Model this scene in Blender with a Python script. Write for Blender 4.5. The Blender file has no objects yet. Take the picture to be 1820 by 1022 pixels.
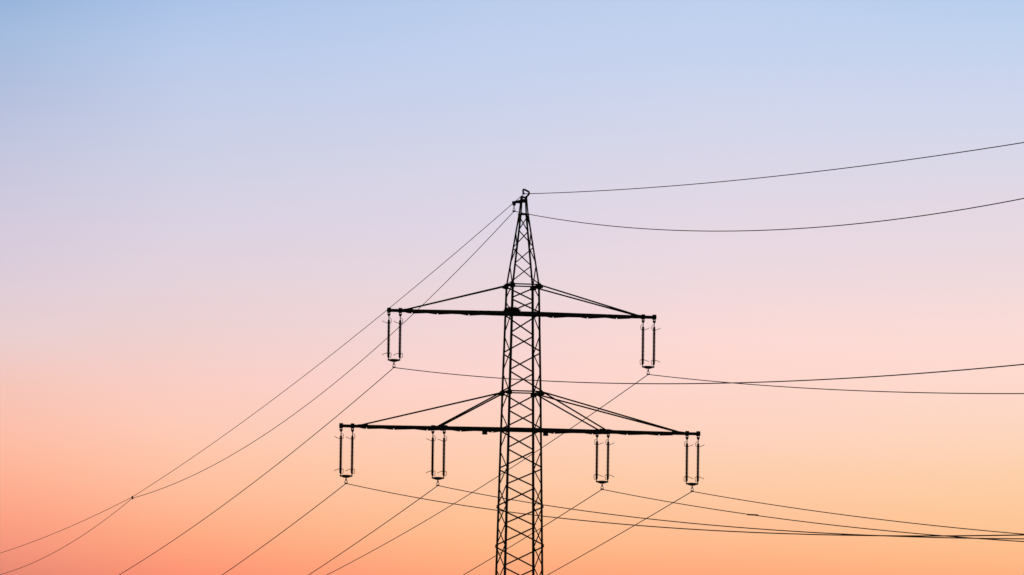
import bpy, bmesh, math, random
from mathutils import Vector, Matrix
random.seed(7)
sc = bpy.context.scene
C = sc.collection
rad = math.radians
G = 1.65                                   # eye height above the field

# ------------------------------------------------------------------ camera
YAW, PITCH, ROLL, DIST, FPX = 0.001792, 0.078685, 0.012428, 453.249, 10621.9
cam = bpy.data.cameras.new("camera")
co = bpy.data.objects.new("camera", cam); C.objects.link(co)
cam.sensor_width = 36.0; cam.sensor_fit = 'HORIZONTAL'
cam.lens = FPX / 1820.0 * 36.0
cam.clip_start = 0.5; cam.clip_end = 60000
r = Vector((math.cos(YAW), math.sin(YAW), 0))
h = Vector((-math.sin(YAW), math.cos(YAW), 0))
F = h * math.cos(PITCH) + Vector((0, 0, 1)) * math.sin(PITCH)
U = -h * math.sin(PITCH) + Vector((0, 0, 1)) * math.cos(PITCH)
rr = r * math.cos(ROLL) + U * math.sin(ROLL)
uu = U * math.cos(ROLL) - r * math.sin(ROLL)
co.matrix_world = Matrix(((rr.x, uu.x, -F.x, 0), (rr.y, uu.y, -F.y, -DIST), (rr.z, uu.z, -F.z, G), (0, 0, 0, 1)))
sc.camera = co

# ------------------------------------------------------------------ world: dusk sky
w = bpy.data.worlds.new("World"); sc.world = w; w.use_nodes = True
nt = w.node_tree; nt.nodes.clear(); N = nt.nodes; LK = nt.links
def lin(v):
    v = v / 255.0
    return v / 12.92 if v <= 0.04045 else ((v + 0.055) / 1.055) ** 2.4
def math_node(op, a, b=None, clamp=False):
    n = N.new('ShaderNodeMath'); n.operation = op; n.use_clamp = clamp
    for i, x in enumerate((a, b)):
        if x is None: continue
        if isinstance(x, (int, float)): n.inputs[i].default_value = x
        else: LK.new(x, n.inputs[i])
    return n.outputs[0]
tc = N.new('ShaderNodeTexCoord'); sep = N.new('ShaderNodeSeparateXYZ')
LK.new(tc.outputs['Generated'], sep.inputs[0])
sx, sy, sz = sep.outputs
elev = math_node('MULTIPLY', math_node('ARCSINE', sz), 180 / math.pi)     # degrees above the horizon
azim = math_node('MULTIPLY', math_node('ARCTAN2', sx, sy), 180 / math.pi)  # degrees from north, east positive
TOP = 16.0
tel = math_node('DIVIDE', elev, TOP, True)
def el_of(x, y):
    return 4.508 - ((y - 0.01243 * (x - 910)) - 511) * 0.0053942
def az_of(x):
    return (x - 910) * 0.0053942 - 0.1027
COLS = [
 (0,   [(0,(152,180,219)),(66,(165,189,223)),(160,(178,191,222)),(260,(194,198,223)),(350,(206,201,222)),(430,(215,203,220)),(500,(222,205,217)),(597,(233,207,208)),(684,(245,198,186)),(760,(252,191,171)),(815,(254,184,158)),(873,(254,172,143)),(930,(252,159,131)),(980,(243,148,123)),(1022,(229,136,116))]),
 (330, [(0,(172,196,233)),(90,(186,203,235)),(190,(197,206,232)),(300,(208,209,229)),(400,(219,210,226)),(500,(229,211,219)),(600,(239,209,207)),(680,(250,206,197)),(760,(254,203,183)),(810,(255,198,170)),(870,(255,190,156)),(945,(255,172,133)),(985,(255,160,124)),(1022,(253,147,117))]),
 (860, [(0,(187,205,236)),(100,(195,209,238)),(200,(204,211,235)),(300,(215,213,231)),(400,(224,214,229)),(500,(233,215,221)),(600,(245,214,214)),(680,(254,213,205)),(760,(254,209,189)),(850,(255,202,168)),(930,(255,192,147)),(975,(255,182,135)),(1022,(255,167,124))]),
 (1260,[(0,(190,208,238)),(92,(197,211,239)),(190,(208,214,236)),(290,(218,215,232)),(400,(229,216,228)),(500,(238,217,222)),(560,(247,217,217)),(612,(253,217,211)),(700,(254,214,202)),(770,(254,211,191)),(830,(254,207,176)),(880,(254,201,163)),(950,(255,190,146)),(990,(255,180,134)),(1022,(255,169,125))]),
 (1800,[(0,(184,207,238)),(60,(192,210,238)),(176,(207,214,237)),(260,(215,216,234)),(360,(227,216,228)),(430,(233,217,225)),(500,(240,218,221)),(560,(248,219,216)),(612,(253,219,213)),(680,(254,217,205)),(740,(254,216,196)),(800,(254,212,183)),(850,(254,207,169)),(900,(254,202,158)),(950,(255,195,146)),(1000,(255,185,135)),(1022,(255,179,129))]),
]
def ramp(x, stops):
    n = N.new('ShaderNodeValToRGB'); cr = n.color_ramp; cr.interpolation = 'LINEAR'
    st = [(el_of(x, y) / TOP, c) for y, c in stops]
    lo, hi = st[-1][1], st[0][1]
    st += [(0.0, (lo[0] * .80, lo[1] * .62, lo[2] * .72)), (10.5 / TOP, (hi[0] * .86, hi[1] * .92, hi[2] * .97)), (1.0, (hi[0] * .66, hi[1] * .76, hi[2] * .88))]
    st.sort(key=lambda q: q[0])
    while len(cr.elements) > 1: cr.elements.remove(cr.elements[-1])
    for i, (t, c) in enumerate(st):
        e = cr.elements[0] if i == 0 else cr.elements.new(t)
        e.position = t; e.color = (lin(c[0]), lin(c[1]), lin(c[2]), 1)
    LK.new(tel, n.inputs[0])
    return n.outputs[0]
def mix(f, a, b):
    n = N.new('ShaderNodeMix'); n.data_type = 'RGBA'
    if isinstance(f, float): n.inputs[0].default_value = f
    else: LK.new(f, n.inputs[0])
    LK.new(a, n.inputs[6]); LK.new(b, n.inputs[7])
    return n.outputs[2]
def mrange(v, a, b, smooth=False):
    n = N.new('ShaderNodeMapRange'); n.clamp = True
    if smooth: n.interpolation_type = 'SMOOTHSTEP'
    n.inputs['From Min'].default_value = a; n.inputs['From Max'].default_value = b
    LK.new(v, n.inputs['Value'])
    return n.outputs['Result']
col = ramp(*COLS[0])
for (xa, _), (xb, st) in zip(COLS[:-1], COLS[1:]):
    col = mix(mrange(azim, az_of(xa), az_of(xb)), col, ramp(xb, st))
sky = N.new('ShaderNodeTexSky'); sky.sky_type = 'NISHITA'; sky.sun_disc = False
SUN_EL, SUN_AZ = 1.0, 24.0
sky.sun_elevation = rad(SUN_EL); sky.sun_rotation = rad(SUN_AZ)
sky.altitude = 300; sky.air_density = 1.0; sky.dust_density = 1.0
skm = N.new('ShaderNodeVectorMath'); skm.operation = 'SCALE'; skm.inputs['Scale'].default_value = 0.10
LK.new(sky.outputs[0], skm.inputs[0])
# the twilight glow stands over the sunset side; overhead and behind lies the plain dusk sky
glow_az = math_node('SUBTRACT', 1.0, mrange(math_node('ABSOLUTE', math_node('SUBTRACT', azim, 4.0)), 14.0, 60.0, True))
glow_el = math_node('SUBTRACT', 1.0, mrange(elev, 9.0, 28.0, True))
glow = math_node('MULTIPLY', glow_az, glow_el)
col = mix(glow, skm.outputs[0], col)
bg = N.new('ShaderNodeBackground'); LK.new(col, bg.inputs['Color']); bg.inputs['Strength'].default_value = 1.0
ow = N.new('ShaderNodeOutputWorld'); LK.new(bg.outputs[0], ow.inputs[0])

# ------------------------------------------------------------------ sun just setting behind the pylon
sl = bpy.data.lights.new("sun", 'SUN'); sl.energy = 0.25; sl.angle = rad(0.5); sl.color = (1.0, 0.55, 0.32)
so = bpy.data.objects.new("sun", sl); C.objects.link(so)
sd = Vector((math.sin(rad(SUN_AZ)) * math.cos(rad(SUN_EL)), math.cos(rad(SUN_AZ)) * math.cos(rad(SUN_EL)), math.sin(rad(SUN_EL))))
so.rotation_euler = sd.to_track_quat('Z', 'Y').to_euler()

sc.view_settings.view_transform = 'Standard'; sc.view_settings.look = 'None'
sc.view_settings.exposure = 0.0; sc.view_settings.gamma = 1.0
sc.render.dither_intensity = 1.0
sc.cycles.max_bounces = 4

# ------------------------------------------------------------------ materials
def material(name, c1, c2, scale=3.0, rough=0.6, metal=0.0, bump=0.0):
    m = bpy.data.materials.new(name); m.use_nodes = True
    t = m.node_tree; b = t.nodes['Principled BSDF']
    n = t.nodes.new('ShaderNodeTexNoise'); n.inputs['Scale'].default_value = scale; n.inputs['Detail'].default_value = 6
    tcx = t.nodes.new('ShaderNodeTexCoord'); t.links.new(tcx.outputs['Object'], n.inputs['Vector'])
    cr = t.nodes.new('ShaderNodeValToRGB'); cr.color_ramp.elements[0].position = .35; cr.color_ramp.elements[1].position = .68
    cr.color_ramp.elements[0].color = (*c1, 1); cr.color_ramp.elements[1].color = (*c2, 1)
    t.links.new(n.outputs[0], cr.inputs[0]); t.links.new(cr.outputs[0], b.inputs['Base Color'])
    b.inputs['Roughness'].default_value = rough; b.inputs['Metallic'].default_value = metal
    b.inputs['Specular IOR Level'].default_value = 0.2
    if bump:
        bp = t.nodes.new('ShaderNodeBump'); bp.inputs['Strength'].default_value = bump
        t.links.new(n.outputs[0], bp.inputs['Height']); t.links.new(bp.outputs[0], b.inputs['Normal'])
    return m
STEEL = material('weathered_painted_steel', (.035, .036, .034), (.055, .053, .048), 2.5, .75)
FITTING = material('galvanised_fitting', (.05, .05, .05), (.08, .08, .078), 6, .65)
CERAMIC = material('brown_porcelain', (.030, .016, .012), (.045, .022, .016), 8, .5)
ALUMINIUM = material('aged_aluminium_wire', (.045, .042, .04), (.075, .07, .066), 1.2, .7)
TWIG = material('dry_twigs', (.03, .022, .014), (.06, .045, .03), 9, .95)
CONCRETE = material('rough_concrete', (.22, .21, .19), (.34, .32, .30), 3, .9, bump=.3)
FIELD = material('meadow_grass', (.035, .05, .018), (.075, .08, .03), .35, .95, bump=.5)

# ------------------------------------------------------------------ helpers
def link(name, bm, m, parent=None, loc=(0, 0, 0), smooth=False):
    me = bpy.data.meshes.new(name); bm.normal_update(); bm.to_mesh(me); bm.free(); me.materials.append(m)
    if smooth:
        for p in me.polygons: p.use_smooth = True
    o = bpy.data.objects.new(name, me); C.objects.link(o); o.location = loc
    if parent: o.parent = parent
    return o
def empty(name, label, cat, loc, rz=0, group=None):
    o = bpy.data.objects.new(name, None); C.objects.link(o); o.location = loc; o.rotation_euler = (0, 0, rz)
    o.empty_display_size = .3
    o['label'] = label; o['category'] = cat
    if group: o['group'] = group
    return o
def tag(o, label, cat, group=None):
    o['label'] = label; o['category'] = cat
    if group: o['group'] = group
    return o
def extrude(bm, prof, p, q, X, Y):
    """profile polygon (list of (x, y)) swept from p to q"""
    a = [bm.verts.new(p + X * x + Y * y) for x, y in prof]; b = [bm.verts.new(q + X * x + Y * y) for x, y in prof]
    n = len(prof)
    for i in range(n): bm.faces.new((a[i], a[(i + 1) % n], b[(i + 1) % n], b[i]))
    bm.faces.new(a[::-1]); bm.faces.new(b)
def frame(p, q, hint):
    d = (q - p).normalized(); X = hint - d * hint.dot(d)
    if X.length < 1e-4: X = Vector((0, 0, 1)) - d * d.z
    X.normalize(); return X, d.cross(X)
def bar(bm, p, q, wx, wy, hint=Vector((0, 0, 1)), off=(0, 0)):
    p, q = Vector(p), Vector(q); X, Y = frame(p, q, Vector(hint)); ox, oy = off
    extrude(bm, [(ox - wx/2, oy - wy/2), (ox + wx/2, oy - wy/2), (ox + wx/2, oy + wy/2), (ox - wx/2, oy + wy/2)], p, q, X, Y)
def angle_bar(bm, p, q, s, t, X, Y):
    """rolled L-section: heel at p..q, legs along X and Y"""
    extrude(bm, [(0, 0), (s, 0), (s, t), (t, t), (t, s), (0, s)], Vector(p), Vector(q), Vector(X), Vector(Y))
def tube(bm, pts, rads, seg=8, cap=True):
    pts = [Vector(p) for p in pts]
    if isinstance(rads, (int, float)): rads = [rads] * len(pts)
    d0 = (pts[1] - pts[0]).normalized(); X = d0.orthogonal().normalized(); rings = []
    for i, p in enumerate(pts):
        d = (pts[min(i + 1, len(pts) - 1)] - pts[max(i - 1, 0)]).normalized()
        X = (X - d * X.dot(d)).normalized(); Y = d.cross(X)
        rings.append([bm.verts.new(p + (X * math.cos(2 * math.pi * k / seg) + Y * math.sin(2 * math.pi * k / seg)) * rads[i]) for k in range(seg)])
    for a, b in zip(rings[:-1], rings[1:]):
        for k in range(seg): bm.faces.new((a[k], a[(k + 1) % seg], b[(k + 1) % seg], b[k]))
    if cap: bm.faces.new(rings[0][::-1]); bm.faces.new(rings[-1])
def plate(bm, poly, thick, axis):
    """flat polygon of 3-D points given thickness along axis"""
    ax = Vector(axis).normalized() * thick / 2
    a = [bm.verts.new(Vector(p) - ax) for p in poly]; b = [bm.verts.new(Vector(p) + ax) for p in poly]; n = len(poly)
    for i in range(n): bm.faces.new((a[i], a[(i + 1) % n], b[(i + 1) % n], b[i]))
    bm.faces.new(a[::-1]); bm.faces.new(b)
def smoothpath(pts, n=6):
    P = [Vector(p) for p in pts]; out = []
    for i in range(len(P) - 1):
        a, b, c, d = P[max(i - 1, 0)], P[i], P[i + 1], P[min(i + 2, len(P) - 1)]
        for k in range(n):
            t = k / n
            out.append(.5 * ((2 * b) + (c - a) * t + (2 * a - 5 * b + 4 * c - d) * t * t + (3 * b - a - 3 * c + d) * t ** 3))
    out.append(P[-1]); return out

# ------------------------------------------------------------------ ground
bm = bmesh.new(); n = 48; R = [0, 60, 150, 320, 460, 700, 1400, 3000, 8000, 30000]; prev = None
c0 = bm.verts.new((0, 0, 0))
for rr_ in R[1:]:
    ring = [bm.verts.new((rr_ * math.cos(2 * math.pi * k / n), rr_ * math.sin(2 * math.pi * k / n), 0)) for k in range(n)]
    for k in range(n):
        if prev is None: bm.faces.new((c0, ring[k], ring[(k + 1) % n]))
        else: bm.faces.new((prev[k], ring[k], ring[(k + 1) % n], prev[(k + 1) % n]))
    prev = ring
g = link('ground', bm, FIELD); g['kind'] = 'structure'

# ------------------------------------------------------------------ pylon
PSI = 0.229539
def V(u, v, z): return Vector((u, -v, z + G))          # pylon axes: u along the arms, v towards the near face, z above eye height
cp, sp_ = math.cos(PSI), math.sin(PSI)
def world(u, v, z): return Vector((u * cp + v * sp_, u * sp_ - v * cp, z + G))
PROF = [(-G, 2.05), (13.89, 1.443), (27.94, 1.19), (35.93, 1.0087), (41.34, .275), (42.24, .20), (42.62, .17)]
def W(z):
    for (a, wa), (b, wb) in zip(PROF[:-1], PROF[1:]):
        if z <= b: return wa + (wb - wa) * (z - a) / (b - a)
    return PROF[-1][1]
pylon = empty('transmission_pylon', 'dark steel lattice pylon with two crossarms and pointed top against the sunset sky', 'pylon', (0, 0, 0), PSI)
LEG = .165
for su in (-1, 1):
    for sv in (-1, 1):
        bm = bmesh.new()
        zs = [p[0] for p in PROF]
        for a, b in zip(zs[:-1], zs[1:]):
            ks = 1.0 if a < 35.9 else (.76 if a < 41 else .62)
            s = LEG * ks; wa, wb = W(a) + s / 2, W(b) + s / 2
            angle_bar(bm, V(su * wa, sv * wa, a), V(su * wb, sv * wb, b), s, .022, V(-su, 0, 0) - V(0, 0, 0), V(0, -sv, 0) - V(0, 0, 0))
        for zj in (12.4, 20.0, 27.2, 33.0):                  # bolted splice plates
            wj = W(zj) + LEG / 2 + .012
            bar(bm, V(su * (wj - LEG / 2), sv * wj, zj - .35), V(su * (wj - LEG / 2), sv * wj, zj + .35), .13, .02, (1, 0, 0))
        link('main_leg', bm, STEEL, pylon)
        bm = bmesh.new(); wf = W(-G) + .05
        prof = [(-.45, -.45), (.45, -.45), (.45, .45), (-.45, .45)]
        a = [bm.verts.new(V(su * wf + x, sv * wf + y, -G - .3)) for x, y in prof]
        b = [bm.verts.new(V(su * wf + x * .72, sv * wf + y * .72, -G + .45)) for x, y in prof]
        for i in range(4): bm.faces.new((a[i], a[(i + 1) % 4], b[(i + 1) % 4], b[i]))
        bm.faces.new(b); bm.faces.new(a[::-1]); link('footing', bm, CONCRETE, pylon)

# levels where the zigzag bracing meets the legs (read off the photograph), alternately on the near right / near left leg
LEV = [41.25, 40.09, 38.81, 37.50, 35.90, 34.82, 33.74, 32.18, 30.77, 29.34, 27.81, 26.35, 24.92, 23.42, 21.96, 20.62, 19.09, 17.66, 16.09, 14.47,
       12.85, 11.1, 9.3, 7.4, 5.4, 3.3, 1.1, -1.0]
hidden = bmesh.new()
def face_pt(face, side, z, out):
    """face: 'N','F' (near/far, side = sign of u) or 'R','L' (side = sign of v)"""
    k = W(z)
    if face == 'N': return V(side * k, k + out, z)
    if face == 'F': return V(side * k, -(k + out), z)
    if face == 'R': return V(k + out, side * k, z)
    return V(-(k + out), side * k, z)
FN = {'N': (0, -1, 0), 'F': (0, 1, 0), 'R': (1, 0, 0), 'L': (-1, 0, 0)}
START = {'N': 1, 'F': -1, 'R': -1, 'L': 1}      # which end of the face the top node lies on
def brace(i, face, s0, thick=.072, doubled=False):
    g1 = lambda z: (.03 if face in 'RL' else (.12 if z < 21 else .085)) if z < 36 else .05
    za, zb = LEV[i] - (g1(LEV[i]) if i else 0), LEV[i + 1] + g1(LEV[i + 1])
    out = (LEG if za < 35.95 else LEG * .76) / 2 + .006 + (.035 if doubled else 0)
    p, q = face_pt(face, s0, za, out), face_pt(face, -s0, zb, out)
    dn = (q - p).normalized(); poke = lambda z: .17 if face in 'NF' and z < 20 else .03
    p -= dn * poke(LEV[i]); q += dn * poke(LEV[i + 1])
    vis = zb > 12.0
    bm = bmesh.new() if vis else hidden
    X, Y = frame(p, q, Vector(FN[face]))
    fl = .04 if face in 'NF' else .088
    h2 = thick / 2                               # one L-section: leg on the face, the other pointing into the tower
    extrude(bm, [(0, -h2), (0, h2), (-fl, h2), (-fl, h2 - .012), (-.012, h2 - .012), (-.012, -h2)], p, q, X, Y)
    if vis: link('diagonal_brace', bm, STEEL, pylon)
for face in 'NFRL':
    for i in range(len(LEV) - 1):
        s0 = START[face] * (1 if i % 2 == 0 else -1)
        th = (.108 if face in 'NF' else .08) if LEV[i] < 35.95 else .078
        brace(i, face, s0, th)
        if face in 'RL' and LEV[i] < 20.8: brace(i, face, -s0, .06, True)
o = link('diagonal_brace', hidden, STEEL, pylon); o['kind'] = 'stuff'
# horizontal frames at the tie levels and near the top
for z, th in ((35.93, .10), (27.79, .10), (24.92, .08), (33.74, .08), (41.34, .085), (42.62, .05)):
    for face in 'NFRL':
        if face in 'NF' and z in (24.92, 33.74): continue
        bm = bmesh.new()
        ex = .075 if z < 42 else .05
        k = W(z)
        p_, q_ = face_pt(face, -1, z, .09 if z < 42 else .05), face_pt(face, 1, z, .09 if z < 42 else .05)
        bar(bm, p_, q_, th, .05, (0, 0, 1))
        link('horizontal_bar', bm, STEEL, pylon)
# gusset plates at the tie rod joints
for zg in (35.84, 27.70):
    for su in (-1, 1):
        for sv in (-1, 1):
            z = zg - (.05 if su > 0 else 0)
            bm = bmesh.new(); k = W(z); v = sv * (k + .12)
            poly = [V(su * (k - .17), v, z + .13), V(su * (k + .06), v, z + .27), V(su * (k + .12), v, z + .22), V(su * (k + .33), v, z + .01), V(su * (k + .31), v, z - .12), V(su * (k + .05), v, z - .20), V(su * (k - .17), v, z - .16)]
            plate(bm, poly, .03, (0, 1, 0))
            link('gusset_plate', bm, STEEL, pylon)

def lift(z, u): return .075 + .0025 * u if z < 30 else .055 + .003 * u
def crossarm(label, z, root, tip, straight, ties, tie_z, hangers, far_nodes, plates):
    """z: chord axis height; two channels that draw together towards each tip"""
    H = .21; vt = .24
    def hv(u): return root + (vt - root) * max(0, (abs(u) - root)) / (straight - root) if abs(u) < straight else vt
    bm = bmesh.new()
    for sv in (-1, 1):
        us = [-tip, -straight, -root, root, straight, tip]
        for a, b in zip(us[:-1], us[1:]):
            va, vb = sv * hv(a), sv * hv(b)
            ha = H if abs(a) < straight + .01 and abs(b) < straight + .01 else H
            bar(bm, V(a, va, z), V(b, vb, z), ha, .02)
            for dz in (H / 2 - .012, -H / 2 + .012):
                bar(bm, V(a, va - sv * .045, z + dz), V(b, vb - sv * .045, z + dz), .02, .09)
    for u in (-tip, tip): bar(bm, V(u, -vt, z), V(u, vt, z), H, .03)
    arm = link('crossarm', bm, STEEL, pylon); arm['label'] = label
    # plan bracing slung under the chords
    for side in (-1, 1):
        bm = bmesh.new()
        nodes = far_nodes[side]
        for i, u in enumerate(nodes):
            nu = nodes[i + 1] if i + 1 < len(nodes) else side * (straight + .1)
            mid = (u + nu) / 2
            pu = nodes[i - 1] if i else side * root * .6
            for (ua, ub, e) in ((u, mid, .05), (u, (pu + u) / 2, -.05)):
                a = V(ua + e * side, -hv(ua) - .03, z - H / 2 - .035); b = V(ub, hv(ub) + .02, z - H / 2 - .035)
                bar(bm, a, b, .075, .012); bar(bm, a - Vector((0, 0, .033)), b - Vector((0, 0, .033)), .012, .08)
            plate(bm, [V(u + .06, -hv(u) - .02, z - H / 2 + .02), V(u + .60, -hv(u) - .02, z - H / 2 + .02), V(u + .40, -hv(u) - .02, z - H / 2 - .03), V(u + .07, -hv(u) - .02, z - H / 2 - .08)], .015, (0, 1, 0))
            plate(bm, [V(u - .06, -hv(u) - .02, z - H / 2 + .02), V(u - .60, -hv(u) - .02, z - H / 2 + .02), V(u - .40, -hv(u) - .02, z - H / 2 - .03), V(u - .07, -hv(u) - .02, z - H / 2 - .08)], .015, (0, 1, 0))
            bar(bm, V(mid, -hv(mid), z + .02), V(mid, hv(mid), z + .02), .07, .07)
        link('plan_bracing', bm, STEEL, arm)
    for su in (-1, 1):
        for tu, tv in ties:
            for sv in (-1, 1):
                bm = bmesh.new(); k = W(tie_z)
                vv = sv * (hv(tu) if tv is None else tv)
                p, q = V(su * (k + .20), sv * (k + .09), tie_z), V(su * tu, vv, z + H / 2 - .02)
                bar(bm, p, q, .115, .014); bar(bm, p - Vector((0, 0, .045)), q - Vector((0, 0, .045)), .014, .085)
                link('tie_rod', bm, STEEL, arm)
            for sv in (-1, 1):
                bm = bmesh.new()
                vv = sv * (hv(tu) + .02)
                plate(bm, [V(su * (tu - .55), vv, z + H / 2 - .02), V(su * (tu - .5), vv, z + H / 2 + .09), V(su * (tu + .1), vv, z + H / 2 + .035), V(su * (tu + .5), vv, z + H / 2 - .02)], .02, (0, 1, 0))
                link('tie_plate', bm, STEEL, arm)
    for hu in hangers:
        for du in (-.438, .438):
            bm = bmesh.new(); u = hu + du; k = hv(u)
            bar(bm, V(u, -k - .05, z - .01), V(u, k + .05, z - .01), H + .07, .20)
            bar(bm, V(u, -.12, z + H / 2 + .06), V(u, .12, z + H / 2 + .06), .08, .24)
            plate(bm, [V(u - .11, 0, z - H / 2 - .0), V(u + .11, 0, z - H / 2 - .0), V(u + .11, 0, z - .20), V(u - .11, 0, z - .20)], .05, (0, 1, 0))
            for sx2 in (-1, 1): bar(bm, V(u + sx2 * .085, 0, z - .16), V(u + sx2 * .075, 0, z - .26), .05, .04, (0, 1, 0))
            link('hanger_bracket', bm, STEEL, arm)
    for pu, pv in plates:
        bm = bmesh.new()
        bar(bm, V(pu - .20, pv, z - .235), V(pu + .20, pv, z - .235), .25, .03)
        for dx in (-.12, .12): bar(bm, V(pu + dx, pv + .02, z - .05), V(pu + dx, pv + .02, z - .30), .03, .03, (1, 0, 0))
        link('circuit_plate', bm, STEEL, arm)
    for m in [arm] + [x for x in bpy.data.objects if x.parent == arm]:      # the arm sits a touch higher on one side
        for v in m.data.vertices: v.co.z += lift(z, v.co.x)
    return arm
ZU, ZL = 33.682, 24.827
crossarm('shorter upper crossarm', ZU, 1.20, 10.46, 9.15, [(9.10, .16)], 35.80, (-9.924, 9.924),
         {-1: [-3.97, -6.47, -8.50], 1: [2.66, 5.28, 7.5]}, [])
crossarm('longer lower crossarm with small plates hanging under it', ZL, 1.38, 14.02, 12.6, [(12.45, .15), (6.45, .88)], 27.66, (-13.486, -6.40, 6.40, 13.486),
         {-1: [-1.9, -4.45, -7.1, -9.75, -11.9], 1: [2.9, 5.85, 8.5, 10.95]}, [(-2.56, -1.12), (2.20, -1.12)])

# peak: cap plate, hooked earth wire bracket, and the short side arm
bm = bmesh.new()
bar(bm, V(-.245, 0, 42.37), V(.19, 0, 42.37), .26, .42)
link('cap_plate', bm, STEEL, pylon)
bm = bmesh.new()
pts = smoothpath([(-.20, 0, 42.66), (-.10, 0, 42.68), (.02, 0, 42.63), (.17, 0, 42.66), (.30, 0, 42.78), (.405, 0, 42.93), (.385, 0, 43.06), (.22, 0, 43.15), (.06, 0, 43.225), (-.04, 0, 43.22), (-.065, 0, 43.14)], 5)
tube(bm, [V(*p) for p in pts], .074, 8)
bar(bm, V(-.19, 0, 42.60), V(.21, 0, 42.60), .05, .26)
plate(bm, [V(.10, 0, 42.55), V(.22, 0, 42.55), V(.33, 0, 42.76), V(.18, 0, 42.68)], .05, (0, 1, 0))
link('hooked_peak_bracket', bm, STEEL, pylon)
bm = bmesh.new()
for sv in (-1, 1):
    plate(bm, [V(-.18, sv * .20, 42.46), V(-.88, sv * .04, 42.30), V(-.92, sv * .04, 42.17), V(-.62, sv * .08, 42.17), V(-.18, sv * .20, 42.18)], .03, (0, 1, 0))
bar(bm, V(-.90, 0, 42.235), V(-.66, 0, 42.235), .15, .12)
link('side_bracket', bm, STEEL, pylon)

# ------------------------------------------------------------------ insulator sets
GRP = 'double insulator sets hanging from the crossarms'
def rod_mesh():
    bm = bmesh.new(); prof = [(.05, -.72), (.092, -.76), (.092, -.93)]
    z = -.95; nshed = 24; pitch = (3.34 - .95) / nshed
    for i in range(nshed):
        rs = .148 if i % 2 == 0 else .138
        prof += [(.080, z), (.082, z - pitch * .30), (rs, z - pitch * .46), (rs, z - pitch * .58), (.081, z - pitch * .64)]; z -= pitch
    prof += [(.092, -3.36), (.092, -3.50), (.055, -3.56)]
    seg = 14; rings = [[bm.verts.new((rr_ * math.cos(2 * math.pi * k / seg), rr_ * math.sin(2 * math.pi * k / seg), z)) for k in range(seg)] for rr_, z in prof]
    for a, b in zip(rings[:-1], rings[1:]):
        for k in range(seg): bm.faces.new((a[k], b[k], b[(k + 1) % seg], a[(k + 1) % seg]))
    bm.faces.new(rings[0]); bm.faces.new(rings[-1][::-1]); return bm
def insulator_set(label):
    t = empty('insulator_set', label, 'insulator', (0, 0, 0), PSI, GRP)
    for du in (-.438, .438):
        s = link('insulator_rod', rod_mesh(), CERAMIC, t, (du, 0, 0), True)
        bm = bmesh.new()                              # shackle, fork and ball link above the rod
        pts = [(.07 * math.cos(a), 0, -.21 + .07 * math.sin(a)) for a in [rad(x) for x in range(0, 361, 30)]]
        tube(bm, pts, .022, 6, False)
        plate(bm, [(-.115, 0, -.24), (.115, 0, -.24), (.12, 0, -.32), (.045, 0, -.46), (-.045, 0, -.46), (-.12, 0, -.32)], .05, (0, 1, 0))
        tube(bm, [(0, 0, -.44), (0, 0, -.56), (0, 0, -.66), (0, 0, -.76)], [.045, .03, .04, .05], 8)
        link('shackle', bm, FITTING, s)
        bm = bmesh.new()
        tube(bm, [(0, 0, -3.54), (0, 0, -3.62), (0, 0, -3.76)], [.055, .035, .045], 8); link('end_fitting', bm, FITTING, s)
        # arcing horns: a long curved one outwards and a bent racket inwards, above and below
        for zt, sg in ((-.90, 1), (-3.27, -1)):
            bm = bmesh.new()
            tube(bm, smoothpath([(.05, 0, zt - sg * .04), (-.10, .02, zt - sg * .05), (-.24, .05, zt - sg * .01), (-.37, .08, zt + sg * .04), (-.475, .10, zt + sg * .11)], 4), .0215, 6)
            link('arcing_horn', bm, FITTING, s)
            bm = bmesh.new()
            tube(bm, smoothpath([(0, 0, zt - sg * .04), (.12, -.03, zt - sg * .05), (.175, -.03, zt + sg * .01), (.18, -.03, zt + sg * .13), (.165, -.03, zt + sg * .25), (.11, -.02, zt + sg * .31), (.05, 0, zt + sg * .335)] if sg > 0 else
                               [(0, 0, zt + .04), (.13, -.03, zt + .05), (.20, -.03, zt + .03), (.205, -.03, zt - .12), (.18, -.03, zt - .25), (.12, -.02, zt - .31), (.05, 0, zt - .29)], 4), .021, 6)
            link('arcing_horn', bm, FITTING, s)
    bm = bmesh.new()
    for dy in (-.03, .03):
        plate(bm, [(-.49, dy, -3.69), (-.38, dy, -3.68), (-.16, dy, -3.65), (.16, dy, -3.65), (.38, dy, -3.68), (.49, dy, -3.69), (.49, dy, -3.77), (.13, dy, -3.88), (-.13, dy, -3.88), (-.49, dy, -3.77)], .02, (0, 1, 0))
    link('yoke_plate', bm, FITTING, t)
    bm = bmesh.new()
    tube(bm, [(0, 0, -3.86), (0, 0, -3.94), (0, 0, -4.0), (0, 0, -4.05)], [.05, .04, .07, .05], 8)
    link('ball_link', bm, FITTING, t)
    bm = bmesh.new()
    tube(bm, [(.10 * math.sin(rad(a)), 0, -4.17 - .10 * math.cos(rad(a))) for a in range(0, 361, 24)], .024, 6, False)
    bm2 = bm
    tube(bm2, [(0, .26, -4.325), (0, .14, -4.295), (0, 0, -4.285), (0, -.14, -4.295), (0, -.26, -4.325)], [.03, .055, .065, .055, .03], 8)
    bar(bm2, (-.11, 0, -4.27), (.11, 0, -4.27), .07, .10)
    link('suspension_clamp', bm2, FITTING, t)
    return t
def copy_tree(o, parent=None):
    c = o.copy(); C.objects.link(c); c.parent = parent
    for ch in [x for x in kids.get(o.name, [])]: copy_tree(ch, c)
    return c
first = insulator_set('')
kids = {}
for o in bpy.data.objects:
    if o.parent: kids.setdefault(o.parent.name, []).append(o)
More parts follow.
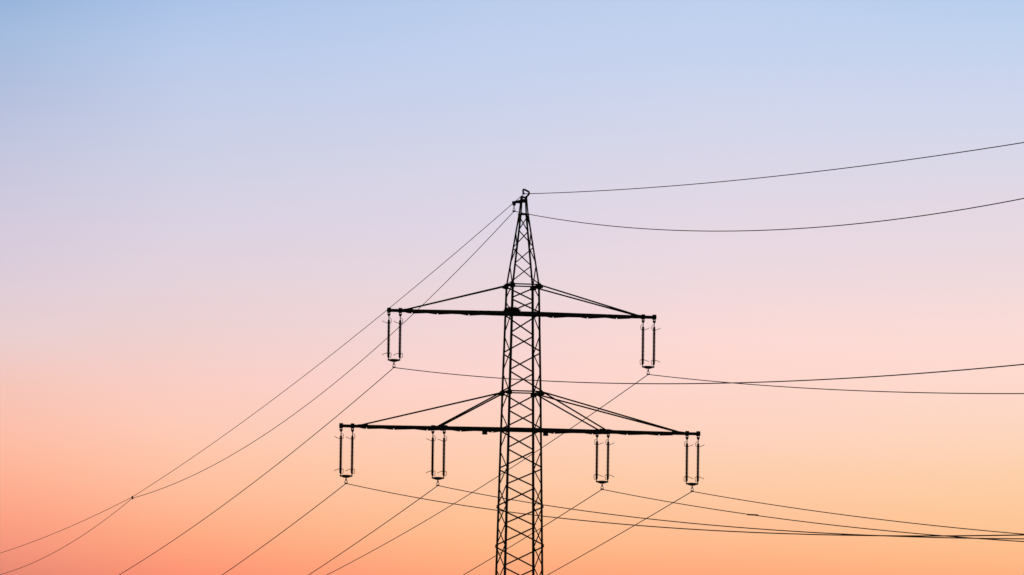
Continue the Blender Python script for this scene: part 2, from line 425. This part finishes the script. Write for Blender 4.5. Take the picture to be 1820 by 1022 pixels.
SETS = [(-9.924, ZU, 'insulator pair hanging from the left end of the upper crossarm', 'UL'),
        (9.924, ZU, 'insulator pair hanging from the right end of the upper crossarm', 'UR'),
        (-13.486, ZL, 'insulator pair at the outer left end of the lower crossarm', 'L1'),
        (-6.40, ZL, 'insulator pair between pylon body and left end of the lower crossarm', 'L2'),
        (6.40, ZL, 'insulator pair between pylon body and right end of the lower crossarm', 'L3'),
        (13.486, ZL, 'insulator pair at the outer right end of the lower crossarm', 'L4')]
rng = random.Random(3)
for i, (u, z, lab, key) in enumerate(SETS):
    o = first if i == 0 else copy_tree(first)
    up = lift(z, u); o.location = world(u, 0, z + up); o.scale = (1, 1, (4.299 + up) / 4.299); o['label'] = lab
    o.rotation_euler = (0, 0, PSI + (math.pi if u > 0 else 0) + rng.uniform(-.03, .03))

# ------------------------------------------------------------------ earth wire clamps
CG = 'earth wire clamps at the pylon top'
ZT, ZB, UB = 42.905, 41.55, -.7535
t = empty('earth_wire_clamp', 'small clamp hanging inside the hooked bracket on the very tip of the pylon', 'wire clamp', world(-.01, 0, ZT), PSI, CG)
bm = bmesh.new(); tube(bm, [(-.05, 0, .26), (-.045, 0, .14), (-.03, 0, .05)], [.065, .075, .055], 8); link('clamp_link', bm, FITTING, t)
bm = bmesh.new(); tube(bm, [(0, .16, -.04), (0, .08, 0), (0, 0, .015), (0, -.08, 0), (0, -.16, -.04)], [.035, .06, .075, .06, .035], 8)
bar(bm, (-.10, 0, .035), (.08, 0, .035), .10, .09); link('clamp_body', bm, FITTING, t)
t = empty('earth_wire_clamp', 'clamp on a short link below the side bracket just left of the pylon tip', 'wire clamp', world(UB, 0, ZB), PSI, CG)
bm = bmesh.new()
plate(bm, [(-.13, 0, .65), (.13, 0, .65), (.15, 0, .53), (.04, 0, .38), (-.04, 0, .38), (-.14, 0, .53)], .05, (0, 1, 0)); link('fork_plate', bm, FITTING, t)
bm = bmesh.new(); tube(bm, [(0, 0, .40), (0, 0, .31), (0, 0, .26), (0, 0, .20)], [.04, .028, .055, .06], 8)
for s in (-1, 1): tube(bm, [(s * .03, 0, .22), (s * .075, 0, .15), (s * .08, 0, .03)], .02, 6)
link('clamp_link', bm, FITTING, t)
bm = bmesh.new(); tube(bm, [(0, .20, -.05), (0, .10, -.015), (0, 0, 0), (0, -.10, -.015), (0, -.20, -.05)], [.035, .06, .075, .06, .035], 8)
bar(bm, (-.11, 0, .02), (.11, 0, .02), .10, .10); link('clamp_body', bm, FITTING, t)

# ------------------------------------------------------------------ wires
PHL, PHR = .21924, .238274
def span(P0, ph, side, a, b, s0, s1, n):
    d = Vector((math.sin(ph), -math.cos(ph), 0)) if side == 'R' else Vector((-math.sin(ph), math.cos(ph), 0))
    out = []
    for i in range(n + 1):
        t = (i / n) ** 1.5 if s0 == 0 else i / n
        s = s0 + (s1 - s0) * t
        out.append(P0 + d * s + Vector((0, 0, -a * s + b * s * s)))
    return out
AB = {'RA': (.083035, .000153), 'RB': (.135269, .000450), 'RUL': (.089247, .000198), 'RUR': (.090021, .000193), 'RL1': (.087884, .000189),
      'RL2': (.088425, .000192), 'RL3': (.091273, .000194), 'RL4': (.088259, .000173),
      'LUL': (.113003, .000177), 'LUR': (.112083, .000170), 'LL1': (.107624, .000152), 'LL2': (.107690, .000130), 'LL3': (.108625, .000123), 'LL4': (.106699, .000095)}
WG = 'conductors hanging from the insulator sets'; EG = 'earth wires running from the pylon top'
RC, RE = .032, .0275
def wire(name, label, cat, grp, left, right, rad_):
    bm = bmesh.new(); tube(bm, left[::-1] + right[1:], rad_, 6)
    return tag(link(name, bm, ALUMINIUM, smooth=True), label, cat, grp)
labs = {'UL': 'conductor wire running through the clamp under the upper left insulator pair',
        'UR': 'conductor wire running through the clamp under the upper right insulator pair',
        'L1': 'conductor wire held by the outermost left insulator pair of the lower crossarm',
        'L2': 'conductor wire held by the inner left insulator pair of the lower crossarm',
        'L3': 'conductor wire held by the inner right insulator pair, with a thick dark sleeve on it',
        'L4': 'conductor wire held by the outermost right insulator pair of the lower crossarm'}
HANG = 4.299
sleeve_pts = None
for u, z, _, key in SETS:
    P0 = world(u, 0, z - HANG)
    Lp = span(P0, PHL, 'L', *AB['L' + key], 0, 640, 110)
    Rp = span(P0, PHR, 'R', *AB['R' + key], 0, 442, 110)
    wire('conductor', labs[key], 'power line', WG, Lp, Rp, RC)
    if key == 'L3': sleeve_pts = span(P0, PHR, 'R', *AB['RL3'], 40.55, 43.25, 8)
        
# earth wires meet at a tie 191 m out, then run on
A0, B0 = world(0, 0, ZT), world(UB, 0, ZB)
dL = Vector((-math.sin(PHL), math.cos(PHL), 0)); sN = 190.9
NA = A0 + dL * sN + Vector((0, 0, -.104167 * sN + .000121 * sN * sN))
NB = NA + Vector((0, 0, -.13))
LA = span(A0, PHL, 'L', .104167, .000121, 0, sN, 60); LA[-1] = NA.copy()
LA += span(NA, PHL, 'L', .04032, .0001357, 0, 430, 60)[1:]
D = (NB - B0).xy.length; bB = .0003825; aB = (B0.z - NB.z) / D + bB * D
LB = []
for i in range(71):
    t_ = (i / 70) ** 1.4; p = B0 + (NB - B0) * t_; s = t_ * D; p.z = B0.z - aB * s + bB * s * s; LB.append(p)
LB += span(NB, PHL, 'L', .09113, .00038714, 0, 260, 50)[1:]
wire('earth_wire', 'upper earth wire from the hooked bracket at the pylon tip, rising to the right edge', 'power line', EG, LA, span(A0, PHR, 'R', *AB['RA'], 0, 442, 100), RE)
wire('earth_wire', 'slack lower earth wire from the side bracket, sagging deepest of the top wires', 'power line', EG, LB, span(B0, PHR, 'R', *AB['RB'], 0, 442, 100), .0295)

# tie joining the two earth wires far to the left
t = empty('wire_tie', 'small dark clamp tying the two earth wires together at lower left', 'wire clamp', NA, -math.pi / 2 + PHL)
bm = bmesh.new(); tube(bm, [(-.01, 0, .12), (0, 0, .06), (.01, 0, -.03)], [.05, .075, .05], 8)
tube(bm, [(-.5, 0, .021), (0, 0, 0), (.5, 0, -.03)], .030, 6); link('upper_clamp', bm, FITTING, t)
bm = bmesh.new(); tube(bm, [(0, 0, -.02), (0, .02, -.09), (0, .04, -.17), (0, .05, -.23)], [.05, .095, .095, .05], 8)
tube(bm, [(-.6, 0, -.125), (0, 0, -.13), (.9, 0, -.215)], .034, 6); link('lower_clamp', bm, FITTING, t)
# repair sleeve
bm = bmesh.new(); tilt = [p + Vector((0, 0, -.028 + .07 * i_ / 8)) for i_, p in enumerate(sleeve_pts)]
rs = [.04, .052, .052, .052, .052, .052, .052, .052, .04]
tube(bm, tilt, rs, 10)
tag(link('repair_sleeve', bm, FITTING, smooth=True), 'thick dark sleeve on a conductor right of the pylon', 'wire sleeve')

# ------------------------------------------------------------------ bird nest on the upper crossarm
bm = bmesh.new(); nc = world(-1.0, .80, ZU + .155); rn = random.Random(11)
core = bmesh.ops.create_icosphere(bm, subdivisions=4, radius=1)['verts']
for v in core:
    q = v.co.normalized(); k = 1 + .12 * math.sin(5.1 * q.x + 1) * math.cos(4.3 * q.y) + .10 * math.sin(11 * q.x + 7 * q.z) + rn.uniform(-.05, .05)
    v.co = nc + Vector((q.x * .46 * k, q.y * .40 * k, max(q.z * .22 * k + .06, -.06) if q.z > -.1 else -.06 + .02 * q.z))
for i in range(760):
    a = rn.uniform(0, 2 * math.pi); e = rn.uniform(-.1, 1.4)
    q = Vector((math.cos(a) * math.cos(e) * .56, math.sin(a) * math.cos(e) * .40, math.sin(e) * .22 + .05))
    d = Vector((rn.gauss(0, 1), rn.gauss(0, 1), rn.gauss(0, .45))).normalized(); d = (d + q.normalized() * rn.uniform(0, .9)).normalized()
    L = rn.uniform(.12, .40); p = nc + q; c = d.cross(Vector((0, 0, 1))) * rn.uniform(-.03, .03)
    tube(bm, [p - d * L * .5, p + c, p + d * L * .5], [.009, .0105, .005], 4)
tag(link('bird_nest', bm, TWIG), 'shaggy dark bird nest of twigs on the upper crossarm by the pylon body', 'nest')
